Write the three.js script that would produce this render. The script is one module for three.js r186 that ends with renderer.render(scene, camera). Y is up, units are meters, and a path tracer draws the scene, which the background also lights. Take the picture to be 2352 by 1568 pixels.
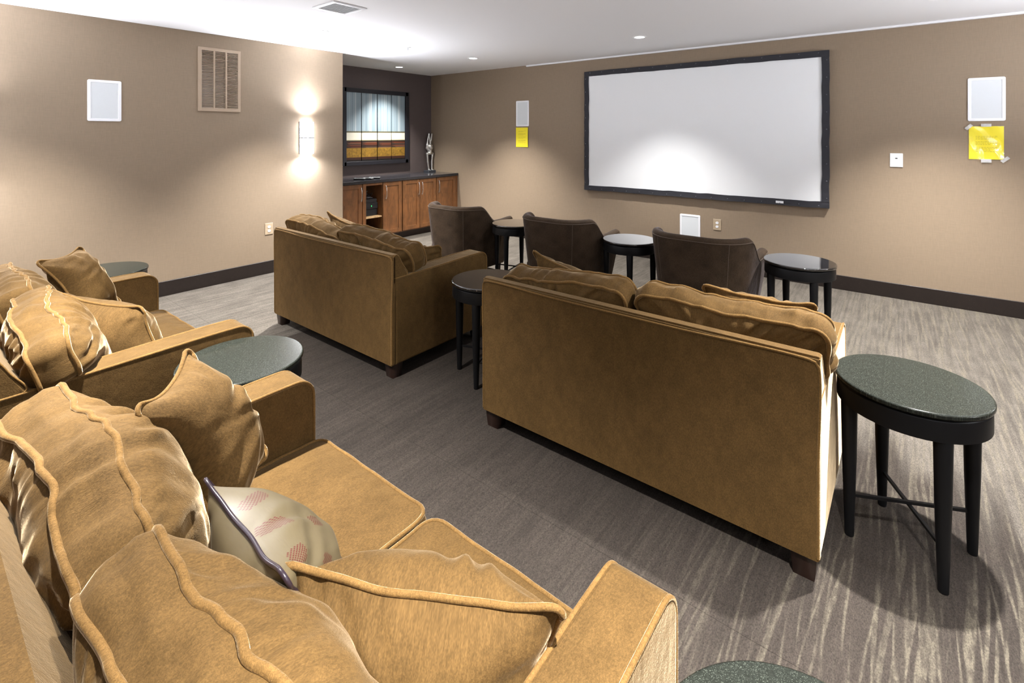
import * as THREE from 'three';
import { RoundedBoxGeometry } from 'three/addons/geometries/RoundedBoxGeometry.js';
import { mergeGeometries, mergeVertices } from 'three/addons/utils/BufferGeometryUtils.js';
import { MarchingCubes } from 'three/addons/objects/MarchingCubes.js';
import { RectAreaLightUniformsLib } from 'three/addons/lights/RectAreaLightUniformsLib.js';

// ------------------------------------------------------------------ camera, exposure, lamp layout
const scene = new THREE.Scene();
scene.background = new THREE.Color(0x000000);
const renderer = new THREE.WebGLRenderer({ antialias: true });
renderer.toneMapping = THREE.LinearToneMapping;
renderer.toneMappingExposure = 3.6;
renderer.shadowMap.enabled = true;
RectAreaLightUniformsLib.init();
const FOCAL = 1137.7;                                   // pixels, in the 2352 x 1568 frame
const camera = new THREE.PerspectiveCamera(2 * Math.atan(784 / FOCAL) * 180 / Math.PI, 1.5, 0.02, 60);
camera.position.set(0, 1.55, 0);
camera.rotation.y = Math.atan(902 / FOCAL);             // level camera, lens shifted down
camera.setViewOffset(2352, 1568, 0, 474, 2352, 1568);
camera.updateProjectionMatrix();
scene.add(camera);

const H = 2.59, XL = -5.595, ZS = -5.955, XD = -6.54, ZA = -3.595, XR = 2.1, ZB = 1.9;
const LAMP = { color: 0xfffdfa, cd: 21.5, angle: 0.79, penumbra: 1 };
const SCONCE = { color: 0xf1f5ff, cd: 8.8, glow: 9 };
const downlightSpots = [                                // x, z, strength
  [-4.59, -2.71, 1.1], [-4.59, -4.94, 1], [-2.21, -4.97, 0.45], [0.21, -4.95, 1], [0.22, -2.65, 1.1],
  [-4.59, -0.47, 1], [-2.21, -0.47, 1.35], [0.21, -0.47, 1.35], [-6.065, -4.87, 0.5],
];

// ------------------------------------------------------------------ small helpers
function mulberry(a) { return () => { a |= 0; a = a + 0x6D2B79F5 | 0; let t = Math.imul(a ^ a >>> 15, 1 | a); t = t + Math.imul(t ^ t >>> 7, 61 | t) ^ t; return ((t ^ t >>> 14) >>> 0) / 4294967296; }; }
const PERM = (() => { const r = mulberry(77), p = new Float32Array(65536); for (let i = 0; i < 65536; i++) p[i] = r(); return p; })();
function vn(x, y, per = 256) {                          // value noise 0..1, repeats every `per` cells
  const xi = Math.floor(x), yi = Math.floor(y), fx = x - xi, fy = y - yi;
  const u = fx * fx * (3 - 2 * fx), v = fy * fy * (3 - 2 * fy);
  const x0 = ((xi % per) + per) % per, x1 = (x0 + 1) % per, y0 = ((yi % per) + per) % per, y1 = (y0 + 1) % per;
  const a = PERM[y0 * 256 + x0], b = PERM[y0 * 256 + x1], c = PERM[y1 * 256 + x0], d = PERM[y1 * 256 + x1];
  return (a + (b - a) * u) * (1 - v) + (c + (d - c) * u) * v;
}
const sstep = (a, b, x) => { const t = Math.min(1, Math.max(0, (x - a) / (b - a))); return t * t * (3 - 2 * t); };
const V = (x, y, z) => new THREE.Vector3(x, y, z);
const used = {};
function numbered(n) { used[n] = (used[n] ?? -1) + 1; return used[n] ? n + '_' + String(used[n]).padStart(3, '0') : n; }
function shade(m) { m.castShadow = true; m.receiveShadow = true; return m; }
function thing(name, label, category, pos = [0, 0, 0], group) {
  const o = new THREE.Group(); o.name = numbered(name); o.position.set(...pos);
  o.userData = { label, category }; if (group) o.userData.group = group;
  scene.add(o); return o;
}
function part(name, geo, mat, parent, label) {
  const m = shade(new THREE.Mesh(geo, mat)); m.name = name; if (label) m.userData.label = label; parent.add(m); return m;
}
function struct(name, geo, mat, label) {
  const m = geo ? shade(new THREE.Mesh(geo, mat)) : new THREE.Group(); m.name = name; m.userData = { kind: 'structure' }; if (label) m.userData.label = label;
  scene.add(m); return m;
}
function box(x0, x1, y0, y1, z0, z1) { const g = new THREE.BoxGeometry(Math.abs(x1 - x0), Math.abs(y1 - y0), Math.abs(z1 - z0)); g.translate((x0 + x1) / 2, (y0 + y1) / 2, (z0 + z1) / 2); return metreUV(g); }
function rbox(x0, x1, y0, y1, z0, z1, r = 0.004, seg = 2) { const g = new RoundedBoxGeometry(Math.abs(x1 - x0), Math.abs(y1 - y0), Math.abs(z1 - z0), seg, r); g.translate((x0 + x1) / 2, (y0 + y1) / 2, (z0 + z1) / 2); return metreUV(g); }
function metreUV(g) {                                   // uv in metres, from the side each face looks to
  const h = g.index ? g.toNonIndexed() : g, p = h.attributes.position, n = h.attributes.normal, uv = new Float32Array(p.count * 2);
  for (let i = 0; i < p.count; i += 3) {
    let ax = 0, ay = 0, az = 0; for (let k = 0; k < 3; k++) { ax += n.getX(i + k); ay += n.getY(i + k); az += n.getZ(i + k); }
    ax = Math.abs(ax); ay = Math.abs(ay); az = Math.abs(az);
    for (let k = 0; k < 3; k++) {
      const x = p.getX(i + k), y = p.getY(i + k), z = p.getZ(i + k);
      uv[(i + k) * 2] = ax > ay && ax > az ? z : x; uv[(i + k) * 2 + 1] = ay >= ax && ay >= az ? z : y;
    }
  }
  h.setAttribute('uv', new THREE.BufferAttribute(uv, 2)); return h;
}
function merge(list) { return mergeGeometries(list.map((g) => { const h = g.index ? g.toNonIndexed() : g; for (const k of Object.keys(h.attributes)) if (!['position', 'normal', 'uv'].includes(k)) h.deleteAttribute(k); return h; })); }
function tube(pts, r, closed = false, seg, rad = 6) {
  const c = new THREE.CatmullRomCurve3(pts, closed, 'centripetal');
  return tubeUV(new THREE.TubeGeometry(c, seg ?? pts.length * 3, r, rad, closed), c, r);
}
function tubeUV(g, c, r) { const L = c.getLength(), uv = g.attributes.uv; for (let i = 0; i < uv.count; i++) uv.setXY(i, uv.getX(i) * L, uv.getY(i) * 6.28 * r); return g; }
function cyl(r0, r1, h, x, y, z, n = 24) { const g = new THREE.CylinderGeometry(r1, r0, h, n); g.translate(x, y + h / 2, z); return g; }   // r0 below, r1 above
function texture(w, h, fn, srgb = true, rep = 1) {
  const d = new Uint8Array(w * h * 4);
  for (let y = 0; y < h; y++) for (let x = 0; x < w; x++) { const c = fn(x, y), i = (y * w + x) * 4; d[i] = Math.min(255, Math.max(0, c[0])); d[i + 1] = Math.min(255, Math.max(0, c[1])); d[i + 2] = Math.min(255, Math.max(0, c[2])); d[i + 3] = 255; }
  const t = new THREE.DataTexture(d, w, h); t.wrapS = t.wrapT = THREE.RepeatWrapping; t.magFilter = THREE.LinearFilter; t.minFilter = THREE.LinearMipmapLinearFilter; t.generateMipmaps = true;
  if (srgb) t.colorSpace = THREE.SRGBColorSpace; t.repeat.set(1 / rep, 1 / rep); t.needsUpdate = true; return t;
}
function canvasTexture(w, h, draw) {
  const c = document.createElement('canvas'); c.width = w; c.height = h; draw(c.getContext('2d'), w, h);
  const t = new THREE.CanvasTexture(c); t.colorSpace = THREE.SRGBColorSpace; return t;
}
const std = (o) => new THREE.MeshStandardMaterial(o), phys = (o) => new THREE.MeshPhysicalMaterial(o);
const lin = (r, g, b) => new THREE.Color().setRGB(r, g, b);

// ------------------------------------------------------------------ materials
// velvet: short nap with brushed patches and a fine grain
const velvetMap = texture(1024, 1024, (x, y) => {
  const big = vn(x / 170.67, y / 256, 6) * 0.5 + vn(x / 64 + 30, y / 85.33 + 9, 12) * 0.5, brush = vn(x / 21.33, y / 32, 32), fine = vn(x / 2, y / 4, 256), px = PERM[(y * 1024 + x) % 65536];
  const k = 0.88 + 0.12 * (big - 0.5) + 0.07 * (brush - 0.5) + 0.14 * (fine - 0.5) + 0.18 * (px - 0.5);
  return [236 * k, 230 * k, 219 * k];
}, true, 1.1);
const velvetBump = texture(1024, 1024, (x, y) => { const f = 0.40 * vn(x / 64, y / 64, 16) + 0.28 * vn(x / 21.33 + 7, y / 32 + 3, 32) + 0.16 * vn(x / 2, y / 4, 256) + 0.12 * PERM[(y * 1024 + x * 3) % 65536]; return [255 * f, 255 * f, 255 * f]; }, false, 0.7);
const goldVelvet = phys({ color: lin(0.142, 0.085, 0.031), map: velvetMap, roughness: 0.85, specularIntensity: 0.2, sheen: 1, sheenColor: lin(1.5, 1.16, 0.74), sheenRoughness: 0.5, bumpMap: velvetBump, bumpScale: 0.0016 });
const goldPiping = phys({ color: lin(0.23, 0.135, 0.048), map: velvetMap, roughness: 0.85, specularIntensity: 0.2, sheen: 1, sheenColor: lin(1.4, 1.08, 0.68), sheenRoughness: 0.55, bumpMap: velvetBump, bumpScale: 0.002 });  // same velvet, lightened: sheen along the rounded piping put into the colour
const heatherMap = texture(512, 512, (x, y) => { const k = 0.55 + 0.25 * vn(x / 2, y / 3, 170) + 0.45 * PERM[(y * 512 + x * 5) % 65536] + 0.2 * (vn(x / 64, y / 64, 8) - 0.5); return [215 * k, 212 * k, 208 * k]; }, true, 0.5);
const brownVelvet = phys({ color: lin(0.070, 0.046, 0.028), map: heatherMap, roughness: 0.8, specularIntensity: 0.25, sheen: 1, sheenColor: lin(0.60, 0.56, 0.62), sheenRoughness: 0.4, bumpMap: velvetBump, bumpScale: 0.003 });
const wallMap = texture(512, 512, (x, y) => { const k = 0.965 + 0.04 * (vn(x / 2, y / 32, 256) - 0.5) + 0.03 * (vn(x / 32, y / 2, 256) - 0.5); return [250 * k, 248 * k, 246 * k]; }, true, 0.6);
const wallPaint = std({ color: lin(0.275, 0.209, 0.143), map: wallMap, roughness: 0.75 });
const darkPaint = std({ color: lin(0.085, 0.064, 0.060), map: wallMap, roughness: 0.7 });
const ceilingPaint = std({ color: lin(0.80, 0.80, 0.81), roughness: 0.9 });
const whitePlastic = std({ color: lin(0.78, 0.79, 0.82), roughness: 0.45 });
const whitePaintedMetal = std({ color: lin(0.74, 0.74, 0.75), roughness: 0.5 });
const speakerCloth = std({ color: lin(0.62, 0.65, 0.67), roughness: 0.8 });
const baseboardPaint = std({ color: lin(0.040, 0.028, 0.024), roughness: 0.35, map: texture(512, 128, (x, y) => { const s = vn(x / 3, y / 2, 128) > 0.93 && vn(x / 40, y / 20, 8) > 0.55 ? 1.6 : 1; const k = (0.9 + 0.1 * vn(x / 9, y / 3, 128)) * s; return [160 * k, 158 * k, 156 * k]; }, true, 0.8) });
baseboardPaint.color.multiplyScalar(1.2);
const blackWood = phys({ color: lin(0.006, 0.006, 0.0065), roughness: 0.42, specularIntensity: 0.45 });
const footWood = std({ color: lin(0.022, 0.011, 0.008), roughness: 0.3 });
const graniteMap = texture(512, 512, (x, y) => { const p = PERM[(y * 512 + x) % 65536], q = vn(x / 2.5, y / 2.5, 200), k = 0.75 + 0.25 * q + (p > 0.95 ? 1.3 : 0) - (p < 0.18 ? 0.15 : 0); return [70 * k, 74 * k, 67 * k]; }, true, 0.42);
const granite = phys({ color: lin(0.36, 0.36, 0.355), map: graniteMap, roughness: 0.2, specularIntensity: 0.38 });
const blackGlass = phys({ color: lin(0.012, 0.011, 0.011), roughness: 0.05, clearcoat: 1, clearcoatRoughness: 0.02, ior: 1.6 });
const woodMap = (r, g, b) => texture(256, 1024, (x, y) => { const w = vn(x / 9 + 3 * vn(x / 60, y / 200, 64), y / 260, 64), f = vn(x / 1.6, y / 40, 128), k = 0.78 + 0.26 * w + 0.12 * (f - 0.5) + 0.08 * vn(x / 40, y / 60, 16); return [r * k, g * k, b * k]; }, true, 0.6);
const cabinetWood = phys({ map: woodMap(116, 75, 42), roughness: 0.38, clearcoat: 0.25, clearcoatRoughness: 0.3 });
const cabinetInside = std({ map: woodMap(190, 156, 112), roughness: 0.6 });
const counterStone = phys({ map: texture(512, 512, (x, y) => { const p = PERM[(y * 512 + x * 7) % 65536], q = vn(x / 3, y / 3, 170), k = 0.7 + 0.4 * q + (p > 0.985 ? 2 : 0); return [46 * k, 46 * k, 50 * k]; }, true, 0.5), roughness: 0.12 });
const chrome = std({ color: lin(0.78, 0.78, 0.78), metalness: 1, roughness: 0.22 });
const steelDark = std({ color: lin(0.35, 0.35, 0.36), metalness: 1, roughness: 0.35 });
const silverLeaf = std({ color: lin(0.82, 0.83, 0.80), metalness: 1, roughness: 0.28, bumpMap: velvetBump, bumpScale: 0.006 });
const blackFrame = std({ color: lin(0.010, 0.010, 0.014), roughness: 0.45 });
const screenCloth = std({ color: lin(0.76, 0.775, 0.785), roughness: 0.9 });
const frameVelvet = std({ color: lin(0.020, 0.020, 0.026), roughness: 0.8 });
const electronics = std({ color: lin(0.010, 0.010, 0.011), roughness: 0.35 });
const cableGrey = std({ color: lin(0.16, 0.16, 0.17), roughness: 0.5 });
const beigePlate = std({ color: lin(0.40, 0.31, 0.21), roughness: 0.4 });
const slotDark = std({ color: lin(0.02, 0.02, 0.02), roughness: 0.6 });
const tapeClear = phys({ color: lin(0.85, 0.85, 0.84), roughness: 0.18, transmission: 0.55, thickness: 0 });
const glow = (c, i) => std({ color: 0x000000, emissive: c, emissiveIntensity: i });

// ------------------------------------------------------------------ room shell
// carpet: charcoal ground, thin straw-coloured streaks running towards the screen, denser in the right aisle
function carpetColour(x, z, rnd) {
  const den = 0.04 + 0.80 * sstep(-1.0, 0.4, x + 0.7 * (vn(x * 1.3 + 9, z * 0.9) - 0.5));
  const patch = vn(x * 1.7 + 40, z * 0.8 + 7), smudge = vn(x * 5 + 80, z * 3 + 11), nap = vn(x * 26 + 9, z * 7 + 70);
  const bend = 0.035 * (vn(x * 0.8, z * 1.7 + 31) - 0.5);
  const a = vn((x + bend + z * 0.06) * 96 + 13, z * 1.0 + 5), b = vn((x + bend - z * 0.05) * 112 + 61, z * 1.5 + 90), c = vn((x - z * 0.01) * 85, z * 3.1 + 33), e = vn((x + 0.3 * bend) * 170 + 17, z * 6 + 60);
  let s = Math.max(sstep(0.56, 0.80, a), sstep(0.58, 0.82, b)) * (0.45 + 0.55 * sstep(0.3, 0.6, vn(x * 150 + 3, z * 34 + 8)));
  s = s * (0.15 + 0.85 * sstep(0.25, 0.6, c)) * den * (0.5 + 0.6 * patch);
  rnd = 0.5 * rnd + 0.5 * vn(x * 420, z * 420 + 50);
  const g = (1 + 0.16 * (c - 0.5) + 0.20 * (e - 0.5) + 0.24 * (patch - 0.5) + 0.16 * (smudge - 0.5) + 0.22 * (nap - 0.5)) * (0.40 + 1.20 * rnd), w = 0.45 + 1.10 * rnd;
  // brighter light by left wall, screen and far aisle painted in, with ragged edge
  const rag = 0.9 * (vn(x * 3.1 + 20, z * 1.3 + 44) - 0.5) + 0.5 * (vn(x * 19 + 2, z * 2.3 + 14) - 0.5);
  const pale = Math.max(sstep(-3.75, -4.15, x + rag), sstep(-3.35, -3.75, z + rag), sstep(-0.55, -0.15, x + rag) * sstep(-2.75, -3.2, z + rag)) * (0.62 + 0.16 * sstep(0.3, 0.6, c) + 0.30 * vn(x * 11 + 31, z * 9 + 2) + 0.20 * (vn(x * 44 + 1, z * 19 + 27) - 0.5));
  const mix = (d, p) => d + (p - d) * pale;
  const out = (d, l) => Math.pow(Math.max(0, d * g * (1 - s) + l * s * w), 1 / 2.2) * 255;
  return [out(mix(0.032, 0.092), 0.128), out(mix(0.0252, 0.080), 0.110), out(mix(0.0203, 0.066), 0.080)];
}
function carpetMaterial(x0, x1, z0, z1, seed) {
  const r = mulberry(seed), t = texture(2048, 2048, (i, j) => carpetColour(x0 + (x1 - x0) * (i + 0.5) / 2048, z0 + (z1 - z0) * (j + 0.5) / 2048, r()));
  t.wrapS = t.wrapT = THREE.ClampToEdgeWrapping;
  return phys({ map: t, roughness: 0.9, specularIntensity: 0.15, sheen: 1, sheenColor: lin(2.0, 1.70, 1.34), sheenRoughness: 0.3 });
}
function carpetSheet(x0, x1, z0, z1) {
  const g = new THREE.BoxGeometry(x1 - x0, 0.012, z1 - z0); g.translate((x0 + x1) / 2, -0.006, (z0 + z1) / 2);
  const p = g.attributes.position, uv = g.attributes.uv;
  for (let i = 0; i < p.count; i++) uv.setXY(i, (p.getX(i) - x0) / (x1 - x0), (p.getZ(i) - ZS) / (ZB - ZS));
  return g;
}
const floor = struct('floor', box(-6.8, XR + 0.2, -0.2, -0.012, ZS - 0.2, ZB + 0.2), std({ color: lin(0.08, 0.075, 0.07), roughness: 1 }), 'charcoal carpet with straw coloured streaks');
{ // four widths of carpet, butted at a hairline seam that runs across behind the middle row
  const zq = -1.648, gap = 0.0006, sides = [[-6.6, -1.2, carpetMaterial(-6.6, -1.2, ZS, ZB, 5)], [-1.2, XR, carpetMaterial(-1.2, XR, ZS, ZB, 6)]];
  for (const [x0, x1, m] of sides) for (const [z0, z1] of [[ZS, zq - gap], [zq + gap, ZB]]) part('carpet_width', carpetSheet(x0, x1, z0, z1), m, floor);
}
struct('ceiling', box(-6.8, XR + 0.2, H + 0.12, H + 0.3, ZS - 0.2, ZB + 0.2), ceilingPaint);
{ // plasterboard with round holes for the downlights
  const s = new THREE.Shape(); s.moveTo(-6.8, ZS - 0.2); s.lineTo(XR + 0.2, ZS - 0.2); s.lineTo(XR + 0.2, ZB + 0.2); s.lineTo(-6.8, ZB + 0.2); s.closePath();
  for (const [x, z] of downlightSpots) { const h = new THREE.Path(); h.absarc(x, z, 0.06, 0, Math.PI * 2, true); s.holes.push(h); }
  const g = new THREE.ExtrudeGeometry(s, { depth: 0.02, bevelEnabled: false, curveSegments: 24 }); g.rotateX(Math.PI / 2); g.translate(0, H + 0.02, 0);
  const c = scene.getObjectByName('ceiling'); part('plasterboard', g, ceilingPaint, c);
}
{ // left wall, with a real duct opening behind the return grille
  const w = struct('wall_left', box(XD - 0.2, XL - 0.35, 0, H, ZA, ZB + 0.2), wallPaint, 'taupe wallcovered wall with grille and sconce');
  const s = new THREE.Shape(); s.moveTo(-ZB - 0.2, 0); s.lineTo(-ZA, 0); s.lineTo(-ZA, H); s.lineTo(-ZB - 0.2, H); s.closePath();
  const h = new THREE.Path(), a0 = 2.15 - 0.178, a1 = 2.15 + 0.178, y0 = 1.793 + 0.028, y1 = 1.793 + 0.624; h.moveTo(a0, y0); h.lineTo(a0, y1); h.lineTo(a1, y1); h.lineTo(a1, y0); h.closePath(); s.holes.push(h);
  const g = new THREE.ExtrudeGeometry(s, { depth: 0.35, bevelEnabled: false }); g.rotateY(Math.PI / 2); g.translate(XL - 0.35, 0, 0); part('wall_face', metreUV(g), wallPaint, w);
  const zinc = std({ color: lin(0.42, 0.42, 0.42), roughness: 0.55, metalness: 0.2 });
  part('duct_lining', merge([box(XL - 0.349, XL - 0.343, y0, y1, -a1, -a0), box(XL - 0.343, XL - 0.004, y0, y0 + 0.003, -a1, -a0), box(XL - 0.343, XL - 0.004, y1 - 0.003, y1, -a1, -a0), box(XL - 0.343, XL - 0.004, y0, y1, -a0 - 0.003, -a0), box(XL - 0.343, XL - 0.004, y0, y1, -a1, -a1 + 0.003)]), zinc, w, 'bare metal duct');
}
struct('wall_alcove', box(XD - 0.2, XD, 0, H, ZS - 0.2, ZA), darkPaint, 'dark brown painted wall of the alcove');
struct('wall_front', box(XD - 0.2, XR + 0.2, 0, H, ZS - 0.2, ZS), wallPaint, 'taupe wall that carries the projection screen');
struct('wall_right', box(XR, XR + 0.2, 0, H, ZS, ZB + 0.2), wallPaint);
struct('wall_back', box(XL, XR, 0, H, ZB, ZB + 0.2), wallPaint);
const bb = (x0, x1, z0, z1) => rbox(x0, x1, 0, 0.142, z0, z1, 0.004, 2);
struct('baseboard_left', bb(XL, XL + 0.014, ZA, ZB), baseboardPaint);
struct('baseboard_front', bb(-5.86, XR, ZS, ZS + 0.014), baseboardPaint);
struct('baseboard_right', bb(XR - 0.014, XR, ZS, ZB), baseboardPaint);
struct('baseboard_back', bb(XL, XR, ZB - 0.014, ZB), baseboardPaint);
struct('trim_1', rbox(-4.43, XR, H - 0.022, H, ZS, ZS + 0.035, 0.005), whitePaintedMetal, 'white cover strip along the top of the screen wall');

// ------------------------------------------------------------------ lamps
const trimWhite = std({ color: lin(0.85, 0.85, 0.85), roughness: 0.35 });
const lensGlow = glow(LAMP.color, 14);
function downlight(x, z, k, label) {
  const t = thing('recessed_downlight', label, 'downlight', [x, H, z], 'recessed ceiling downlights');
  part('trim_ring', new THREE.LatheGeometry([[0.052, 0.0], [0.055, -0.004], [0.07, -0.005], [0.075, -0.003], [0.075, 0.001]].map((p) => new THREE.Vector2(...p)), 40), trimWhite, t);
  part('reflector', new THREE.LatheGeometry([[0.054, 0.0], [0.05, 0.03], [0.042, 0.06]].map((p) => new THREE.Vector2(...p)), 40), trimWhite, t);
  const l = new THREE.CircleGeometry(0.048, 32); l.rotateX(Math.PI / 2); l.translate(0, 0.014, 0);
  part('lens', l, lensGlow, t, 'glowing lens');
  const s = new THREE.SpotLight(LAMP.color, LAMP.cd * k, 0, LAMP.angle, LAMP.penumbra, 2);
  s.position.set(0, -0.008, 0); s.target.position.set(0, -2, 0); s.castShadow = true; s.shadow.radius = 1.6; s.name = 'downlight_beam';
  t.add(s); t.add(s.target);
}
const dlLabels = ['recessed downlight nearest the square ceiling vent', 'recessed downlight in front of the alcove, beyond the sprinkler', 'recessed downlight above the left half of the projection screen',
  'recessed downlight off the right end of the screen', 'recessed downlight above the table in the right aisle', 'recessed downlight above the back row by the left wall',
  'recessed downlight above the table between the back sofas', 'recessed downlight above the right end of the back row', 'recessed downlight inside the alcove above the counter'];
downlightSpots.forEach(([x, z, k], i) => downlight(x, z, k, dlLabels[i]));

function sconce(x, z, turn, label) {                    // turn 0: faces +x
  const t = thing('wall_sconce', label, 'sconce', [x, 1.517, z], 'frosted wall sconces'); t.rotation.y = turn;
  part('backplate', rbox(0, 0.010, -0.187, 0.187, -0.088, 0.088, 0.003), steelDark, t);
  const half = (y0, y1, k = 0) => {
    const s = new THREE.Shape(); s.absellipse(0, 0, 0.078 + k, 0.080 + k, -Math.PI / 2, Math.PI / 2, false); s.closePath();
    const h = new THREE.Path(); h.absellipse(0, 0, 0.074 + k, 0.076 + k, -Math.PI / 2, Math.PI / 2, false); h.closePath(); s.holes.push(h);
    const g = new THREE.ExtrudeGeometry(s, { depth: y1 - y0, bevelEnabled: false, curveSegments: 16 }); g.rotateX(-Math.PI / 2); g.translate(0.012, y0, 0); return g;
  };
  const shadeMat = glow(SCONCE.color, SCONCE.glow);
  part('glass_shade', half(0.006, 0.187), shadeMat, t, 'lit frosted glass'); part('glass_shade', half(-0.187, -0.006), shadeMat, t, 'lit frosted glass');
  part('metal_band', half(-0.006, 0.006, 0.002), steelDark, t);
  for (const s of [-1, 1]) {
    const p = new THREE.SpotLight(SCONCE.color, SCONCE.cd * (s > 0 ? 1 : 0.25), 0, 1.45, s > 0 ? 0.9 : 0.7, 2); p.position.set(0.06, s * 0.19, 0); p.target.position.set(0.06 + (s > 0 ? 0.95 : 0.12), s * 1.2, 0);
    p.castShadow = true; p.shadow.radius = 1.5; p.name = 'sconce_lamp'; t.add(p); t.add(p.target);
  }
}
sconce(XL, -3.104, 0, 'lit frosted glass sconce on the left wall beside the alcove');
sconce(XL, -0.25, 0, 'lit frosted glass sconce on the left wall behind the back row');
sconce(XR, -4.6, Math.PI, 'added unseen fill sconce on the right wall near the screen');  // right and back wall sconces are unseen, added to fill ceiling and room
sconce(XR, -2.4, Math.PI, 'added unseen fill sconce on the right wall beside the aisle table');
sconce(XR, -0.2, Math.PI, 'added unseen fill sconce on the right wall near the back row');
sconce(-4.0, ZB, Math.PI / 2, 'added unseen fill sconce on the back wall at the left');

// ------------------------------------------------------------------ soft goods
// A cushion skin: rings from the middle of a face to its seam, a boxed border between the two faces when d > 0.
function cushion(o) {
  const { w, h, d = 0, puff = 0.06, puffBack = puff, r = 0.03, concave = 0, seed = 1, N = 176, rings = 30, pleat = 0.005, lump = 0.012, fold = 0.008, folds = 6, wob = 0.004, pipe = 0.0065, map = (p) => p, bulge = 0.012, ear = 0, band = 1 } = o;
  const R = mulberry(seed * 977 + 13), off = seed * 17.3;
  const raw = [], n4 = 120;
  const corners = [[1, 1], [-1, 1], [-1, -1], [1, -1]];
  for (let k = 0; k < 4; k++) {                         // rounded rectangle, sides drawn in by `concave`, corners drawn out by `ear`
    const [cx, cy] = corners[k], a0 = k * Math.PI / 2;
    for (let i = 0; i <= 14; i++) { const a = a0 + i / 14 * Math.PI / 2; raw.push([cx * (w / 2 - r) + r * Math.cos(a) + cx * ear, cy * (h / 2 - r) + r * Math.sin(a) + cy * ear]); }
    const [nx, ny] = corners[(k + 1) % 4], horiz = k % 2 === 0, L = horiz ? w : h;
    for (let i = 1; i < n4; i++) {
      const t = i / n4, q = 1 - Math.pow(Math.abs(2 * t - 1), 2), e = ear * Math.pow(Math.abs(2 * t - 1), 4);
      if (horiz) raw.push([cx * (w / 2 - r) + (nx - cx) * (w / 2 - r) * t + (t < 0.5 ? cx : nx) * e, cy * (h / 2 - concave * q) + cy * e]);
      else raw.push([cx * (w / 2 - concave * q) + cx * e, cy * (h / 2 - r) + (ny - cy) * (h / 2 - r) * t + (t < 0.5 ? cy : ny) * e]);
    }
  }
  const acc = [0]; for (let i = 1; i <= raw.length; i++) { const a = raw[i - 1], b = raw[i % raw.length]; acc.push(acc[i - 1] + Math.hypot(a[0] - b[0], a[1] - b[1])); }
  const total = acc[raw.length], loop = []; let j = 0;
  for (let i = 0; i < N; i++) { const s = i / N * total; while (acc[j + 1] < s) j++; const t = (s - acc[j]) / (acc[j + 1] - acc[j] || 1), a = raw[j], b = raw[(j + 1) % raw.length]; loop.push([a[0] + (b[0] - a[0]) * t, a[1] + (b[1] - a[1]) * t, s]); }
  const creases = []; for (let i = 0; i < folds; i++) {   // gathers that start at the seam and run inwards
    const at = loop[Math.floor(R() * N)], turn = Math.atan2(-at[1], -at[0]) + (R() - 0.5) * 1.3, len = 0.05 + 0.11 * R();
    creases.push({ x: at[0] * 0.94, y: at[1] * 0.94, c: Math.cos(turn), s: Math.sin(turn), len, wid: 0.012 + 0.014 * R(), dep: fold * (0.4 + R()), front: R() > 0.5, arc: (R() - 0.5) * 3 });
  }
  const seamWob = (i, k) => wob * (vn(loop[i][2] * 13 + off + k * 31, k * 7.7) - 0.5) * 2;
  const ridge = (s, k) => 1 - Math.abs(2 * vn(s * 30 + off + k * 51, 3.3 + k) - 1) * 1.6;
  function face(x, y, rho, s, front) {
    const a = Math.min(1, Math.abs(2 * x / w)), b = Math.min(1, Math.abs(2 * y / h));
    const prof = Math.pow(Math.max(0, (1 - a * a) * (1 - b * b)), 0.66) * (1 - Math.pow(rho, 14)) ;
    let z = (front ? puff : puffBack) * prof;
    const edge = Math.exp(-Math.pow((0.93 - rho) / 0.13, 2)) * (rho > 0.93 ? 1 : 1), gate = sstep(0.35, 0.65, vn(s * 3.1 + off * 2 + (front ? 0 : 40), 9.1));
    z += pleat * edge * ridge(s, front ? 1 : 2) * (0.35 + gate) * (1 - Math.pow(rho, 30));
    z += lump * ((vn(x * 7 + off, y * 7 + (front ? 3 : 19)) - 0.5) * 2 + 0.5 * (vn(x * 19 + off, y * 13 + (front ? 43 : 59)) - 0.5)) * (1 - rho * rho);
    for (const c of creases) if (c.front === front) {
      const dx = x - c.x, dy = y - c.y, u = dx * c.c + dy * c.s, v = -dx * c.s + dy * c.c + c.arc * u * u, t = u / c.len, g = t < -0.3 || t > 2.2 ? 0 : sstep(-0.3, 0.3, t) * Math.exp(-Math.max(0, t) * 1.4) * (1 - Math.pow(rho, 26));
      if (g > 0.01) z += c.dep * g * (0.9 * Math.exp(-Math.pow((v - c.wid * 1.5) / c.wid, 2)) - Math.exp(-Math.pow(v / c.wid, 2)) + 0.9 * Math.exp(-Math.pow((v + c.wid * 1.5) / c.wid, 2)));
    }
    return z;
  }
  const pos = [], uv = [], idx = [], tmp = V(0, 0, 0);
  const push = (x, y, z, u, v) => { map(tmp.set(x, y, z)); pos.push(tmp.x, tmp.y, tmp.z); uv.push(u + off, v); };
  const seams = [];
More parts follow.
